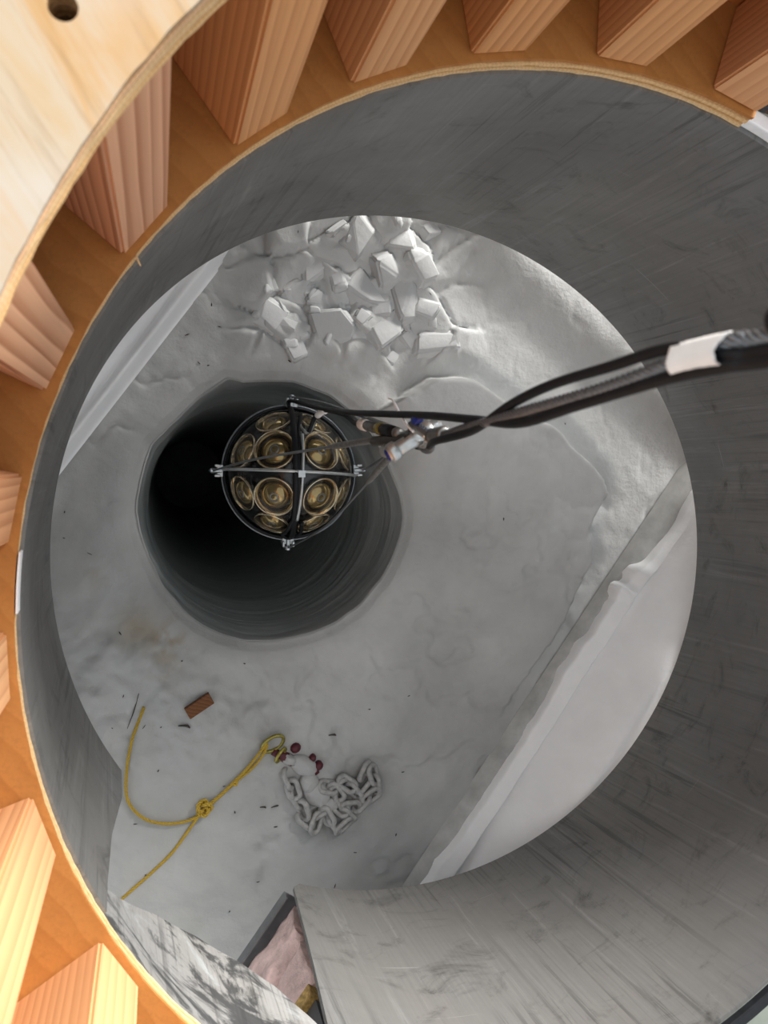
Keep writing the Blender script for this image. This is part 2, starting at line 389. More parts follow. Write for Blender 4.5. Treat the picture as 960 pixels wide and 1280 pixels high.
# snow blocks frozen to the floor
def block_mesh(seed, sx, sy, sz):
    r_ = np.random.RandomState(seed); bm = bmesh.new()
    for cx in (-1, 1):
        for cy in (-1, 1):
            for cz in (-1, 1):
                k = .72 if cz > 0 else 1.0
                bm.verts.new(np.array([cx * k * sx, cy * k * sy, cz * sz]) * .5 * r_.uniform(.55, 1.1, 3))
    for p in r_.uniform(-1, 1, (2, 3)): bm.verts.new(p / np.abs(p).max() * np.array([sx, sy, sz]) * .52)
    h = bmesh.ops.convex_hull(bm, input=bm.verts); bmesh.ops.delete(bm, geom=[g for g in h['geom_interior'] if isinstance(g, bmesh.types.BMVert)], context='VERTS')
    bmesh.ops.dissolve_limit(bm, angle_limit=.35, verts=bm.verts, edges=bm.edges)
    bmesh.ops.bevel(bm, geom=bm.edges[:], offset=.009, segments=3, affect='EDGES', clamp_overlap=True)
    me = bpy.data.meshes.new('snow_block'); bm.to_mesh(me); bm.free(); me.materials.append(M['block']); me.polygons.foreach_set('use_smooth', [True] * len(me.polygons))
    return me
blocks = [(.475,.385,.14,.13,.10,.2),(.57,.50,.12,.16,.10,.9),(.64,.56,.11,.15,.09,.4),(.70,.475,.10,.20,.11,.2),(.765,.45,.08,.11,.09,1.2),(.532,.45,.045,.04,.05,.3),(.81,.36,.20,.10,.06,.1),(.635,.385,.15,.11,.07,.5),(.311,.412,.12,.10,.05,.8),(.375,.33,.10,.08,.05,2),(.45,.57,.15,.09,.06,.6),(.55,.64,.13,.11,.05,1),(.68,.64,.12,.09,.07,.1),(.62,.455,.09,.09,.07,1.7),(.555,.37,.08,.06,.05,.2),(.74,.57,.09,.12,.08,.6),(.39,.48,.13,.10,.05,.1),(.57,.42,.08,.06,.06,.8),(.72,.37,.10,.06,.05,2.3),(.44,.47,.08,.06,.05,1.2)]
for k_ in range(26): blocks.append((random.uniform(.28, .86), random.uniform(.29, .70), *[random.uniform(.02, .075) for _ in range(2)], random.uniform(.025, .05), random.uniform(0, 3)))
for i, (x, y, sx, sy, sz, rz) in enumerate(blocks):
    o = obj('snow_block', block_mesh(40 + i, sx * 1.12, sy * 1.12, sz), None, floor, loc=(x, y, float(floor_h(x, y)) - sz * .26)); o.rotation_euler = (random.uniform(-.16, .16), random.uniform(-.16, .16), rz); o.modifiers.new('normals', 'WEIGHTED_NORMAL').weight = 90

# ------------------------------------------------------------------ trench walls
def bank(name, us, vs_, zf, mat, parent=None):
    U, Vv = np.meshgrid(us, vs_); U2, Z2 = zf(U, Vv); x, y = uv2xy(U2, Vv); n, k = U.shape
    ii = np.arange(n * k).reshape(n, k)
    F = np.stack([ii[:-1, :-1], ii[:-1, 1:], ii[1:, 1:], ii[1:, :-1]], -1).reshape(-1, 4).tolist()
    return obj(name, (np.stack([x, y, Z2], -1).reshape(-1, 3), F), mat, parent)
vv = np.linspace(-2.4, 2.6, 420)
def far_bank(U, Vv):
    s = U - 1.425
    z = .095 + .13 * sstep(0, .12, s) + .22 * s - .035 * sstep(.035, 0, s) + .02 * fbm(U * 3, Vv * 3, 4) * sstep(0, .1, s) + .006 * fbm(U * 12, Vv * 12, 3)
    return U + .006 * fbm(Vv * 4 + 3, Vv * 0, 3), z
wr = bank('wall_right', np.r_[np.linspace(1.425, 1.6, 30), np.linspace(1.62, 2.6, 30)], vv, far_bank, M['bank'])
tagp(wr, 'smooth white snow bank rising along the right side of the trench', kind='structure')
def ledge(U, Vv):
    s = (U - 1.36) / .07
    ragged = np.clip(.002 + .05 * (fbm(Vv * 5 + 2, Vv * 0 + 4, 5) + .12) + .045 * sstep(.55, .75, Vv), 0, .058)
    spike = .03 * np.exp(-((Vv - .60) / .03) ** 2) + .028 * np.exp(-((Vv - .52) / .02) ** 2)
    u0 = 1.36 + ragged - spike * .9
    u = u0 + np.clip(s, 0, 1) * (1.434 - u0)
    z = .03 + .045 * sstep(-.05, .12, s) - .02 * (s <= 0) + .030 * sstep(0, 1, s) + .012 * fbm(U * 20, Vv * 9, 4) + spike * .9 * sstep(1, .2, s) - .045 * sstep(.7, 1, s)
    return u, z
bank('snow_ledge', np.linspace(1.36, 1.43, 26), vv, ledge, M['bank'], wr)
def board(U, Vv):
    s = (U - 1.345) / .09; return 1.345 + .09 * s, .004 + .035 * sstep(0, .25, s) + .004 * s + 0 * Vv
bank('base_board', np.linspace(1.345, 1.435, 8), np.linspace(-2.4, 2.6, 60), board, simple('snow_stained_board', (.42, .42, .405), .7, 0, .2, 14), wr)
def left_bank(U, Vv):
    s = -.185 - U
    z = .004 + .055 * sstep(0, .03, s) + .75 * np.clip(s - .03, 0, .2) + .018 * np.exp(-((s - .028) / .012) ** 2) - .03 * np.exp(-((s - .055 - .02 * fbm(Vv * 2, Vv * 0, 2)) / .009) ** 2) + .25 * np.clip(s - .23, 0, 2) - .018 * np.exp(-((s - .10 - .05 * Vv) / .012) ** 2) + .012 * fbm(U * 5, Vv * 2.2, 3) * sstep(.02, .1, s)
    return U, z
wl = bank('wall_left', np.r_[np.linspace(-.185, -.42, 70), np.linspace(-.43, -1.3, 24)][::-1], vv, left_bank, M['tarp'])
tagp(wl, 'folded white sheet lining the left side of the trench', kind='structure')

# ------------------------------------------------------------------ tower floor around the shaft (underside panel) and its slot
def sector(a0, a1, n, rin, rout, z0, z1, notch=None):
    """ring sector slab, angles in degrees"""
    V = []; F = []
    for i, a in enumerate(np.linspace(a0, a1, n)):
        ri, ro = (rin(a) if callable(rin) else rin), (rout(a) if callable(rout) else rout)
        V += [on_shaft(D(a), ri, z0), on_shaft(D(a), ro, z0), on_shaft(D(a), ro, z1), on_shaft(D(a), ri, z1)]
        if i:
            k = 4 * i; 
            for j in range(4): F.append((k - 4 + j, k - 4 + (j + 1) % 4, k + (j + 1) % 4, k + j))
    F += [(0, 3, 2, 1), tuple(4 * (n - 1) + j for j in range(4))]
    return V, F
ceil = obj('ceiling', sector(-104, 202, 120, .935, lambda a: 1.55 - .2 * max(0, 1 - abs(a - 68) / 22) ** .5, .275, .295), M['sheath'], smooth=False)  # unseen outer edge cut back in one sector so sun glows on the snow
tagp(ceil, 'dark underside panel of the tower floor around the shaft', kind='structure')
dk = obj('trim_1', sector(-108, 66, 80, .955, 2.0, .93, .96), M['deck'], smooth=False)
tagp(dk, 'grey green tower deck outside the liner', kind='structure')
# slot wall pieces on the plane u=.915 running toward -v
def slot_pt(u, v, z): x, y = uv2xy(u, v); return (x, y, z)
def slot_box(u0, u1, v0, v1, z0, z1):
    V = [slot_pt(u, v, z) for u in (u0, u1) for v in (v0, v1) for z in (z0, z1)]
    return V, [(0, 1, 3, 2), (4, 6, 7, 5), (0, 4, 5, 1), (2, 3, 7, 6), (0, 2, 6, 4), (1, 5, 7, 3)]
ch = slot_box(.912, .93, -1.6, -.722, .262, .30)
e = obj('floor_channel', cat_mesh(slot_box(.907, .911, -1.6, -.722, .262, .292), slot_box(.907, .96, -1.6, -.722, .258, .262)), M['channel'], smooth=False)
tagp(e, 'grey steel edge channel under the pink insulation beside the liner cut', 'channel')
ni, nj = 46, 26; V = []; F = []
for i in range(ni):
    for j in range(nj):
        v = -1.5 + i / (ni - 1) * .775; z = .30 + j / (nj - 1) * .30
        puff = .05 * abs(float(fbm(np.array(v * 9), np.array(z * 9), 5, .6))) - .03 * math.exp(-((z - .47 + .3 * (v + .80)) / .012) ** 2) * (1 if v > -.86 else 0) + .02 * math.sin(PI * j / (nj - 1))
        V.append(slot_pt(.935 - puff, v, z))
for i in range(ni - 1):
    for j in range(nj - 1): F.append((i * nj + j, i * nj + j + 1, (i + 1) * nj + j + 1, (i + 1) * nj + j))
ins = obj('insulation_batt', (V, F), M['pink']); sm = ins.modifiers.new('solid', 'SOLIDIFY'); sm.thickness = .08; sm.offset = -1
tagp(ins, 'pink fibreglass insulation exposed in the cut below the liner', 'insulation')
e = obj('nailing_strip', slot_box(.915, .95, -1.5, -.735, .605, .64), M['ochre'], smooth=False); bevel(e, .004)
tagp(e, 'short ochre wood strip on top of the pink insulation', 'wood strip')
e = obj('floor_joist', slot_box(.93, .97, -1.5, -.74, .645, .90), M['sheath'], smooth=False)
tagp(e, 'dark floor joist above the pink insulation', 'joist')

# ------------------------------------------------------------------ galvanised liner
liner = empty('shaft_liner', (.66, -.25, .2745), 'scuffed galvanised round sheet metal shaft liner with a cut away slot', 'liner')
LO = np.array((.66, -.25, .2745))
def rwob(a, z):
    """measured out-of-round of the liner"""
    t = (z - .2745) / .747
    c2 = -.0004 + t * -.0028; s2 = -.0083 + t * .0176; c3 = .0057 - .0024 * t; s3 = .0013 + .0083 * t
    return .9 + c2 * math.cos(2 * a) + s2 * math.sin(2 * a) + c3 * math.cos(3 * a) + s3 * math.sin(3 * a)
def sheet(a0, a1, na, zlo, zhi, nz_, dr=0.):
    V = []; UVs = []; F = []
    for i in range(na):
        q = i / (na - 1)
        for j in range(nz_):
            s = j / (nz_ - 1); z = zlo(a0 + q * (a1 - a0)) * (1 - s) + zhi * s
            A0 = a0(z) if callable(a0) else a0; A1 = a1(z) if callable(a1) else a1
            a = D(A0 + q * (A1 - A0)); V.append(np.subtract(on_shaft(a, rwob(a, z) + dr, z), LO)); UVs.append((a * .9, z))
    for i in range(na - 1):
        for j in range(nz_ - 1): F.append((i * nz_ + j, i * nz_ + j + 1, (i + 1) * nz_ + j + 1, (i + 1) * nz_ + j))
    return V, F, None, UVs
def sheet2(angs, nz_, zlo, zhi, dr=0.):
    """angs(z) -> (a0, a1)"""
    V = []; UVs = []; F = []; na = 360
    for i in range(na):
        q = i / (na - 1)
        for j in range(nz_):
            z = zlo + (zhi - zlo) * j / (nz_ - 1); A0, A1 = angs(z); a = D(A0 + q * (A1 - A0))
            V.append(np.subtract(on_shaft(a, rwob(a, z) + dr, z), LO)); UVs.append((a * .9, z))
    for i in range(na - 1):
        for j in range(nz_ - 1): F.append((i * nz_ + j, i * nz_ + j + 1, (i + 1) * nz_ + j + 1, (i + 1) * nz_ + j))
    return V, F, None, UVs
def cut(z):      # right and left edges of the slot, slightly out of plumb
    corner = 1.2 * max(0, 1 - (z - .2745) / .03) ** 2
    return (np.interp(z, [.27, .62, .84, 1.03], [-111.2, -113.8, -115.7, -116.5]) + corner,
            np.interp(z, [.2, .45, .72, .92, 1.03], [213.4, 213.0, 210.0, 208.9, 208.6]))
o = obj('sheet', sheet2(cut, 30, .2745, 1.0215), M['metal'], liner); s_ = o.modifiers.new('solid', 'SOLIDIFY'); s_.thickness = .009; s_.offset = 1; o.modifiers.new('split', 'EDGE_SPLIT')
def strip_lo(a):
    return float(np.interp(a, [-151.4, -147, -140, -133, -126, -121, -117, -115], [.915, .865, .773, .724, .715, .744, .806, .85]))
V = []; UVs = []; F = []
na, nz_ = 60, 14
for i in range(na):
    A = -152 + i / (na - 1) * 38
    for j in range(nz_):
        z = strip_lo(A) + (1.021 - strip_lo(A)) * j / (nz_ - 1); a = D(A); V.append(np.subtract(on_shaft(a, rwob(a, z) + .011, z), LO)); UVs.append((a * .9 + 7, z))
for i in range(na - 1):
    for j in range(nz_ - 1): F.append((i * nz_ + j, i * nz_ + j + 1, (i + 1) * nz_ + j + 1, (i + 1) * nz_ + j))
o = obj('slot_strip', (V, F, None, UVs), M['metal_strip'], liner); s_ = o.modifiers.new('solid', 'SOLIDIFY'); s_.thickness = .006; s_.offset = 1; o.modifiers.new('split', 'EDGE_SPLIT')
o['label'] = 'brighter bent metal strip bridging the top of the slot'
def rim(name, a0, a1, n, mat, z0, z1, r0_, r1_):
    V, F = sector(a0, a1, n, r0_, r1_, z0, z1); o = obj(name, ([np.subtract(v, LO) for v in V], F), mat, liner, False); bevel(o, .003); return o
rim('edge_trim', 36, 70.2, 40, M['white_paint'], 1.0225, 1.044, lambda a: rwob(D(a), 1.02) - .001, lambda a: rwob(D(a), 1.02) + .024)['label'] = 'white painted top edge'
rim('edge_trim', -116, 35.8, 120, M['black'], 1.0225, 1.038, lambda a: rwob(D(a), 1.02) - .001, lambda a: rwob(D(a), 1.02) + .022)['label'] = 'black top edge'
def patch(name, pts, mat, dr=.0025):
    V = [np.subtract(on_shaft(D(a), rwob(D(a), z) - dr, z), LO) for a, z in pts]; n = len(V)
    V += [np.subtract(on_shaft(D(a), rwob(D(a), z) - dr + .002, z), LO) for a, z in pts]
    F = [tuple(range(n)), tuple(range(n, 2 * n))[::-1]] + [(i, (i + 1) % n, n + (i + 1) % n, n + i) for i in range(n)]
    return obj(name, (V, F), mat, liner, False)
patch('tape_patch', [(-43.2, .660), (-41.5, .648), (-38.5, .644), (-35.6, .645), (-34.5, .743), (-38, .765), (-42.3, .788), (-43, .715)], M['white'])['label'] = 'square of off-white tape stuck to the metal'
for pts in ([(82.5, .83), (83.6, .838), (84.2, .829)], [(76.0, .60), (76.6, .606), (76.8, .594)], [(79.5, .61), (80, .613), (79.9, .605)]): patch('paint_fleck', pts, M['white'])

# ------------------------------------------------------------------ timber drum
drum = empty('timber_drum', (.68, -.25, 1.03), 'raw fir and plywood half ring frame built on top of the metal liner', 'timber frame')
DO = np.array((.68, -.25, 1.03))
def ring(name, a0, a1, rin, rout, z0, z1, plies, top_mat):
    V, F = sector(a0, a1, 160, lambda a: rin(a) + .004, rout, z0 + .001, z1 - .001)
    root = obj(name, ([np.subtract(v, DO) for v in V], F), M['ply_b'], drum, False)
    hgt = (z1 - z0) / plies
    for k in range(plies):
        jit = rng.rand(400)
        ri = lambda a, k=k, jit=jit: rin(a) + (.0 if k % 2 == 0 else .0022) + .0016 * (jit[int((a - a0) * 1.3) % 400] - .5)
        V, F = sector(a0, a1, 200, ri, rout + .001, z0 + hgt * k + .0002, z0 + hgt * (k + 1) - .0002)
        o = obj('ply', ([np.subtract(v, DO) for v in V], F), top_mat if k == plies - 1 else (M['ply_a'] if k % 2 == 0 else M['ply_b']), root, False)
        last = o
    return root, last
ring('lower_ring', 69.8, 252, lambda a: rwob(D(a), 1.02) - .004, 1.09, 1.0225, 1.058, 5, M['ply_top'])
upr, top = ring('upper_ring', 69.8, 252, lambda a: .919, 1.50, 1.492, 1.545, 7, M['ply_face'])
# bolt hole through the upper ring
cut_o = obj('cutter', lathe([(.0114, -.2), (.0114, .2)], 28, True), M['dark'], drum, loc=tuple(np.subtract((-.0651, .348, 1.53), DO)))
deps = bpy.context.evaluated_depsgraph_get
for o in [upr] + [c for c in upr.children]:
    b = o.modifiers.new('b', 'BOOLEAN'); b.object = cut_o; b.operation = 'DIFFERENCE'; b.solver = 'EXACT'
bpy.context.view_layer.update(); dg = deps()
new = [(o, bpy.data.meshes.new_from_object(o.evaluated_get(dg))) for o in [upr] + [c for c in upr.children]]
for o, me in new: o.modifiers.clear(); o.data = me
bpy.data.objects.remove(cut_o)
def stud_mesh(wd, dp, hh, mat):
    bm = bmesh.new(); bmesh.ops.create_cube(bm, size=1)
    for v in bm.verts: v.co = Vector((v.co.x * dp + dp / 2, v.co.y * wd, (v.co.z + .5) * hh))
    bmesh.ops.bevel(bm, geom=[e for e in bm.edges], offset=.004, segments=2, affect='EDGES')
    me = bpy.data.meshes.new('stud'); bm.to_mesh(me); bm.free(); me.materials.append(M[mat]); return me
smesh = stud_mesh(.097, .148, .432, 'stud'); smesh2 = stud_mesh(.097, .148, .432, 'stud_bold')
for a, dr, w_ in ((72.9, 0, 0), (87.2, 0, 0), (101.2, 0, 0), (114.1, 0, 0), (127, 0, 0), (141.2, 0, 0), (154.9, .002, 0), (168.4, 0, 0), (182.2, 0, 0), (197.2, 0, 0), (212.5, 0, 0), (226.5, 0, 0), (240.5, 0, 0)):
    p = on_shaft(D(a), rwob(D(a), 1.02) + .005 + dr, 1.0588); o = obj('stud', smesh2 if a in (141.2, 154.9) else smesh, None, drum, loc=tuple(np.subtract(p, DO))); o.rotation_euler = (0, 0, D(a) + random.uniform(-.015, .015))
V, F = sector(69.8, 252, 120, 1.057, 1.075, 1.0588, 1.4915); obj('outer_skin', ([np.subtract(v, DO) for v in V], F), M['skin'], drum, False)
for a in (80, 94, 107.5, 120.5, 134, 148):            # short blocking at the back of the bays
    p = on_shaft(D(a), 1.034, 1.40); o = obj('blocking', box(0, 0, 0, .038, .105, .09), M['skin'], drum, False, tuple(np.subtract(p, DO))); o.rotation_euler = (0, 0, D(a))
V, F = sector(172.1, 177.6, 10, lambda a: rwob(D(a), 1.02) - .0085, lambda a: rwob(D(a), 1.02) - .0062, 1.0225, 1.059)
obj('tape_strip', ([np.subtract(v, DO) for v in V], F), M['white_paint'], drum, False)['label'] = 'white tape on the plywood edge'
for a, s in ((143.6, .010), (193.0, .012), (186, .006)):
    p = on_shaft(D(a), .893, 1.050); obj('splinter', tube([np.subtract(p, DO) + (0, 0, .004), np.subtract(p, DO) + (-.4 * s, s, -.002), np.subtract(p, DO) + (.5 * s, -s, 0)], [.002, .003, .001], 5), M['ply_a'], drum)

# black crumpled plastic at the end of the drum
V = []; F = []; n1, n2 = 40, 34
for i in range(n1):
    for j in range(n2):
        a = 50 + i * .49; r = .928 + j * .012; p = on_shaft(D(a), r, 1.0)
        V.append((p[0], p[1], 1.062 + .09 * float(abs(fbm(np.array(a * .35), np.array(r * 22.), 4))) - .02 * (j == 0)))
for i in range(n1 - 1):
    for j in range(n2 - 1): F.append((i * n2 + j, i * n2 + j + 1, (i + 1) * n2 + j + 1, (i + 1) * n2 + j))
e = obj('plastic_sheet', (V, F), M['plastic'], smooth=False); tagp(e, 'crumpled shiny black plastic sheet at the end of the plywood ring', 'plastic sheet')

# ------------------------------------------------------------------ optical module
MC = np.array((.357, -.030, -.01)); RV = .178
mod = empty('sensor_module', tuple(MC), 'round glass sensor module with amber photomultiplier windows hanging in the hole', 'sensor module')
def sph(r, n1=40, n2=64, z0=-1., z1=1.):
    return lathe([(r * math.sin(t_), r * math.cos(t_)) for t_ in np.linspace(1e-3, PI - 1e-3, n1)][::-1], n2)
prof = [(RV * math.sin(t_), (.014 if t_ <= PI / 2 else -.014) + RV * math.cos(t_)) for t_ in np.r_[np.linspace(PI - 1e-3, PI / 2 + 1e-6, 26), np.linspace(PI / 2, 1e-3, 26)]]
obj('holding_core', lathe([(r * .84, z * .84) for r, z in prof], 64), M['dark'], mod)
def pmt(az, pol, scale):
    d = Vector((math.sin(pol) * math.cos(az), math.sin(pol) * math.sin(az), math.cos(pol)))
    q = d.to_track_quat('Z', 'Y').to_matrix().to_4x4()
    root_m = Matrix.Translation(d * .150 + Vector((0, 0, .012))) @ q
    k = scale
    p = obj('photomultiplier', lathe([(1e-3, .014 * 1), (.010 * k, .0135), (.022 * k, .0095), (.031 * k, .002), (.037 * k, -.008)][::-1], 36), M['amber'], mod)
    p.matrix_local = root_m
    obj('reflector_ring', lathe([(.036 * k, -.006), (.0385 * k, .0), (.047 * k, .0145), (.0485 * k, .0155), (.0505 * k, .0135), (.0495 * k, .006)], 36), M['gold'], p)
    obj('gasket', lathe([(.0335 * k, .0015), (.0345 * k, .0030), (.0365 * k, .0030), (.0372 * k, .0)], 36), M['dark'], p)
    obj('dynode', lathe([(.0125 * k, .0095), (.012 * k, .0145), (.0085 * k, .0150), (.0075 * k, .0142)], 20), M['dull'], p)
for i in range(4): pmt(D(44 + 90 * i), D(33), 1.12)
for i in range(8): pmt(D(21 + 45 * i), D(66), 1.0)
gl = obj('glass_vessel', lathe(prof, 64), M['glass'], mod)
band = [(RV + .004, -.020), (RV + .010, -.020), (RV + .012, -.012), (RV + .012, .012), (RV + .010, .020), (RV + .004, .020)]
obj('waist_band', lathe(band + band[:1], 72), M['black'], mod)
obj('band_wire', tube([((RV + .014) * math.cos(a), (RV + .014) * math.sin(a), .016) for a in np.linspace(0, 2 * PI, 72, endpoint=False)], .0028, 6, True), M['wire'], mod)
def bolt(az):
    q = Matrix.Rotation(az, 4, 'Z'); p = obj('band_bracket', xf(cat_mesh(box(RV + .018, 0, .004, .018, .034, .030), box(RV + .026, .014, .022, .016, .007, .018), box(RV + .026, -.014, .022, .016, .007, .018)), q), M['silver'], mod, False); bevel(p, .002)
    obj('bolt', xf(tube([(RV + .012, 0, .018), (RV + .044, 0, .018)], .007, 6), q), M['silver'], p, False)
for az in (178, 268, 88, 2): bolt(D(az))
def over(az, r, a0, a1, tilt=0):
    return [((r * math.sin(t_)) * math.cos(az) - tilt * math.sin(az) * math.cos(t_), (r * math.sin(t_)) * math.sin(az) + tilt * math.cos(az) * math.cos(t_), .014 + r * math.cos(t_)) for t_ in np.linspace(a0, a1, 40)]
obj('harness_rod', tube(over(D(-3), RV + .010, D(-88), D(88), .006), .0042, 8), M['silver'], mod)['label'] = 'bright metal rod crossing the dome from left to right'
obj('harness_rod', tube(over(D(87), RV + .012, D(-42), D(34), -.004), .0042, 8), M['silver'], mod)['label'] = 'bright metal rod crossing the dome up and down'
obj('harness_strap', tube(over(D(90), RV + .009, D(-89), D(89), .014), .008, 8, sx=.5), M['black'], mod)
obj('pole_clamp', box(0, 0, RV + .030, .018, .018, .012), M['silver'], mod, False)
obj('loop_cable', tube(smooth_path([(.02, .165, .09), (.0, .10, .165), (-.006, 0, .200), (-.004, -.09, .175), (-.022, -.15, .125), (-.030, -.172, .07), (-.008, -.185, .045), (.018, -.168, .08), (.012, -.135, .135)], 60), .0055, 8), M['black'], mod)
obj('loop_cable', tube(smooth_path([(.045, .165, .03), (.055, .14, .10), (.03, .11, .15), (.012, .12, .15), (.01, .15, .10)], 40), .0050, 8), M['dull'], mod)['label'] = 'short grey cable loop near the top edge'

# ------------------------------------------------------------------ shackle, slings, rope
SC = Vector((.360, .034, 1.125)); pd = Vector((.86, .5, .06)).normalized()
pz = Vector((0, 0, 1)); pz = (pz - pd * pz.dot(pd)).normalized(); pe = pd.cross(pz)
def S(a, b, c): return tuple(SC + pd * a + pz * b + pe * c)
def sub(d, o): return [tuple(np.subtract(v, o)) for v in d[0]], d[1]
sh = empty('bow_shackle', tuple(SC), 'bright zinc bow shackle joining the wire rope to the module slings', 'shackle')
bowp = [(-.037, .0), (-.038, -.022), (-.039, -.045), (-.032, -.068), (-.016, -.083), (.004, -.083), (.020, -.068), (.026, -.045), (.023, -.022), (.022, 0)]
obj('bow', sub(tube(smooth_path([S(a, b, 0) for a, b in bowp], 50), .0085, 12), SC), M['silver'], sh)
obj('ear', sub(tube([S(.014, 0, 0), S(.016, 0, 0), S(.029, 0, 0), S(.031, 0, 0)], [.015, .018, .018, .015], 24), SC), M['silver'], sh)
obj('ear', sub(tube([S(-.044, 0, 0), S(-.042, 0, 0), S(-.032, 0, 0), S(-.030, 0, 0)], [.013, .0150, .0150, .013], 24), SC), M['silver'], sh)
obj('pin', sub(tube([S(-.047, 0, 0), S(.044, 0, 0)], .0118, 20), SC), M['silver'], sh)
obj('nut', sub(tube([S(.032, 0, 0), S(.033, 0, 0), S(.040, 0, 0), S(.041, 0, 0)], [.011, .0125, .0125, .011], 6), SC), M['silver'], sh, False)
obj('paint_mark', sub(tube([S(-.0485, .001, 0), S(-.0468, .001, 0)], .0090, 12), SC), M['blue'], sh)
# main wire rope: eye around the pin, ferrule, then up past the camera side
rope = empty('wire_rope', (.35, .035, 1.19), 'laid steel wire rope running up from the shackle to the right', 'wire rope')
RO = np.array((.35, .035, 1.19))
main = smooth_path([(.364, .0365, 1.205), (.360, .037, 1.26), (.355, .043, 1.354), (.361, .052, 1.467), (.372, .064, 1.60), (.383, .077, 1.683), (.392, .0865, 1.738), (.399, .086, 1.766), (.408, .09, 1.9), (.42, .095, 2.2), (.44, .10, 3.0)], 420)
for s_d in strands(main, .0062, 6, .042, 7): obj('strand', sub(s_d, RO), M['wire'], rope)
eye = smooth_path([S(.006, .085, 0), S(.006, .06, .007), S(.006, .028, .020), S(.006, .0, .021), S(.006, -.016, .010), S(.006, -.019, 0), S(.006, -.016, -.010), S(.006, .0, -.021), S(.006, .028, -.020), S(.006, .06, -.007), S(.006, .085, 0)], 140)
obj('eye_loop', sub(cat_mesh(*strands(eye, .0058, 6, .04, 6)), RO), M['wire'], rope)
th = smooth_path([S(.006, .05, .004), S(.006, .026, .0125), S(.006, .0, .0135), S(.006, -.011, 0), S(.006, .0, -.0135), S(.006, .026, -.0125), S(.006, .05, -.004)], 50)
obj('thimble', sub(tube(th, .0045, 8, sy=1.6), RO), M['silver'], rope)
fp = [(.365, .0362, 1.185), (.365, .0363, 1.19), (.3645, .0365, 1.2), (.3625, .037, 1.235), (.3617, .037, 1.245)]
obj('ferrule', sub(tube(smooth_path(fp, 14), [.007] + [.0105, .0118] * 6 + [.007], 14), RO), M['dull'], rope)
# slings to the waist band
def sling(az, top, label, sag):
    a = MC + ((RV + .036) * math.cos(az), (RV + .036) * math.sin(az), .03)
    mid = (a + np.array(top)) / 2 + np.array(sag)
    p = smooth_path([a + (0, 0, -.02), a, a * .75 + np.array(top) * .25 + np.array(sag) * .8, mid, top], 80)
    r = empty('wire_sling', tuple(a), label, 'sling')
    obj('wire', sub(tube(p, .0027, 7), a), M['wire'], r)
    pts = [np.array(p[-1]) * (1 - q) + p[-9] * q for q in (0, .1, .9, 1)]
    obj('ferrule', sub(tube(pts, [.004, .0058, .0058, .004], 10), a), M['dull'], r)
    lp = [p[2] + np.array([.010 * math.cos(q), .010 * math.sin(q) * .4, .012 * math.sin(q)]) for q in np.linspace(0, 2 * PI, 18, endpoint=False)]
    obj('eye', sub(tube(lp, .003, 6, True), a), M['wire'], r)
U0 = np.array(S(0, -.072, 0))
sling(D(178), U0 + (-.010, .004, 0), 'thin wire sling running to the left bracket of the module', (-.02, .004, 0))
sling(D(268), U0 + (-.004, -.010, 0), 'thin wire sling running to the bottom bracket of the module', (.018, -.012, 0))
sling(D(88), U0 + (.002, .010, 0), 'thin wire sling running to the top bracket of the module', (0, .01, 0))
sling(D(2), U0 + (.010, 0, 0), 'thin wire sling running to the right bracket of the module', (.005, 0, 0))
# black cables
def one(name, path, r, mat, label, cat, n=140, k=10):
    p = smooth_path(path, n); o = obj(name, ([tuple(np.subtract(v, path[0])) for v in tube(p, r, k)[0]], tube(p, r, k)[1]), mat, loc=path[0]); return tagp(o, label, cat)
one('black_cable', [(.44, .092, 3.0), (.421, .082, 2.2), (.408, .076, 1.9), (.398, .0755, 1.766), (.392, .076, 1.738), (.3835, .0885, 1.686), (.373, .082, 1.611), (.365, .075, 1.527), (.360, .062, 1.45), (.354, .037, 1.354), (.352, .028, 1.235), (.378, .022, 1.13), (.3805, .0276, 1.05), (.3639, .039, 1.04), (.3445, .043, 1.085)], .0052, M['black'], 'black cable bowing above the wire rope then ending at the connector by the shackle', 'cable')
one('black_cable', [(.445, .086, 3.0), (.424, .072, 2.2), (.409, .068, 1.9), (.398, .069, 1.766), (.391, .069, 1.735), (.383, .066, 1.683), (.376, .060, 1.631), (.369, .052, 1.565), (.361, .041, 1.467), (.356, .050, 1.36), (.350, .062, 1.229), (.345, .074, 1.062), (.341, .091, .825), (.375, .122, .45), (.376, .143, .25), (.362, .166, .10), (.353, .172, .02), (.350, .150, .05)], .0054, M['black'], 'black cable hanging below the wire rope and running on to the module', 'cable', 220)
cn = empty('cable_connector', (.345, .043, 1.10), 'brown and black cable connector hanging left of the shackle', 'connector')
CO = np.array((.345, .043, 1.10)); A0 = np.array((.345, .043, 1.10)); A1 = np.array((.340, .067, .89))
def seg(q0, q1, r, mat, name): 
    p = [A0 + (A1 - A0) * q for q in np.linspace(q0, q1, 4)]
    return obj(name, sub(tube(p, [r * .9, r, r, r * .9], 14), CO), M[mat], cn)
seg(0, .10, .0085, 'dull', 'collar'); seg(.08, .42, .0100, 'black', 'body'); seg(.40, .52, .0105, 'olive', 'coupling_ring'); seg(.5, .85, .0095, 'dull', 'backshell'); seg(.83, 1.0, .0105, 'white', 'tape_band')
obj('tail', sub(tube(smooth_path([A1, (.352, .074, .80), (.377, .102, .60), (.397, .130, .30), (.392, .117, .205), (.378, .08, .19)], 70), .0058, 9), CO), M['black'], cn)
obj('tail_tape', sub(tube(smooth_path([(.3945, .1275, .32), (.397, .130, .285), (.3945, .122, .23)], 10), .0088, 10), CO), M['white'], cn)
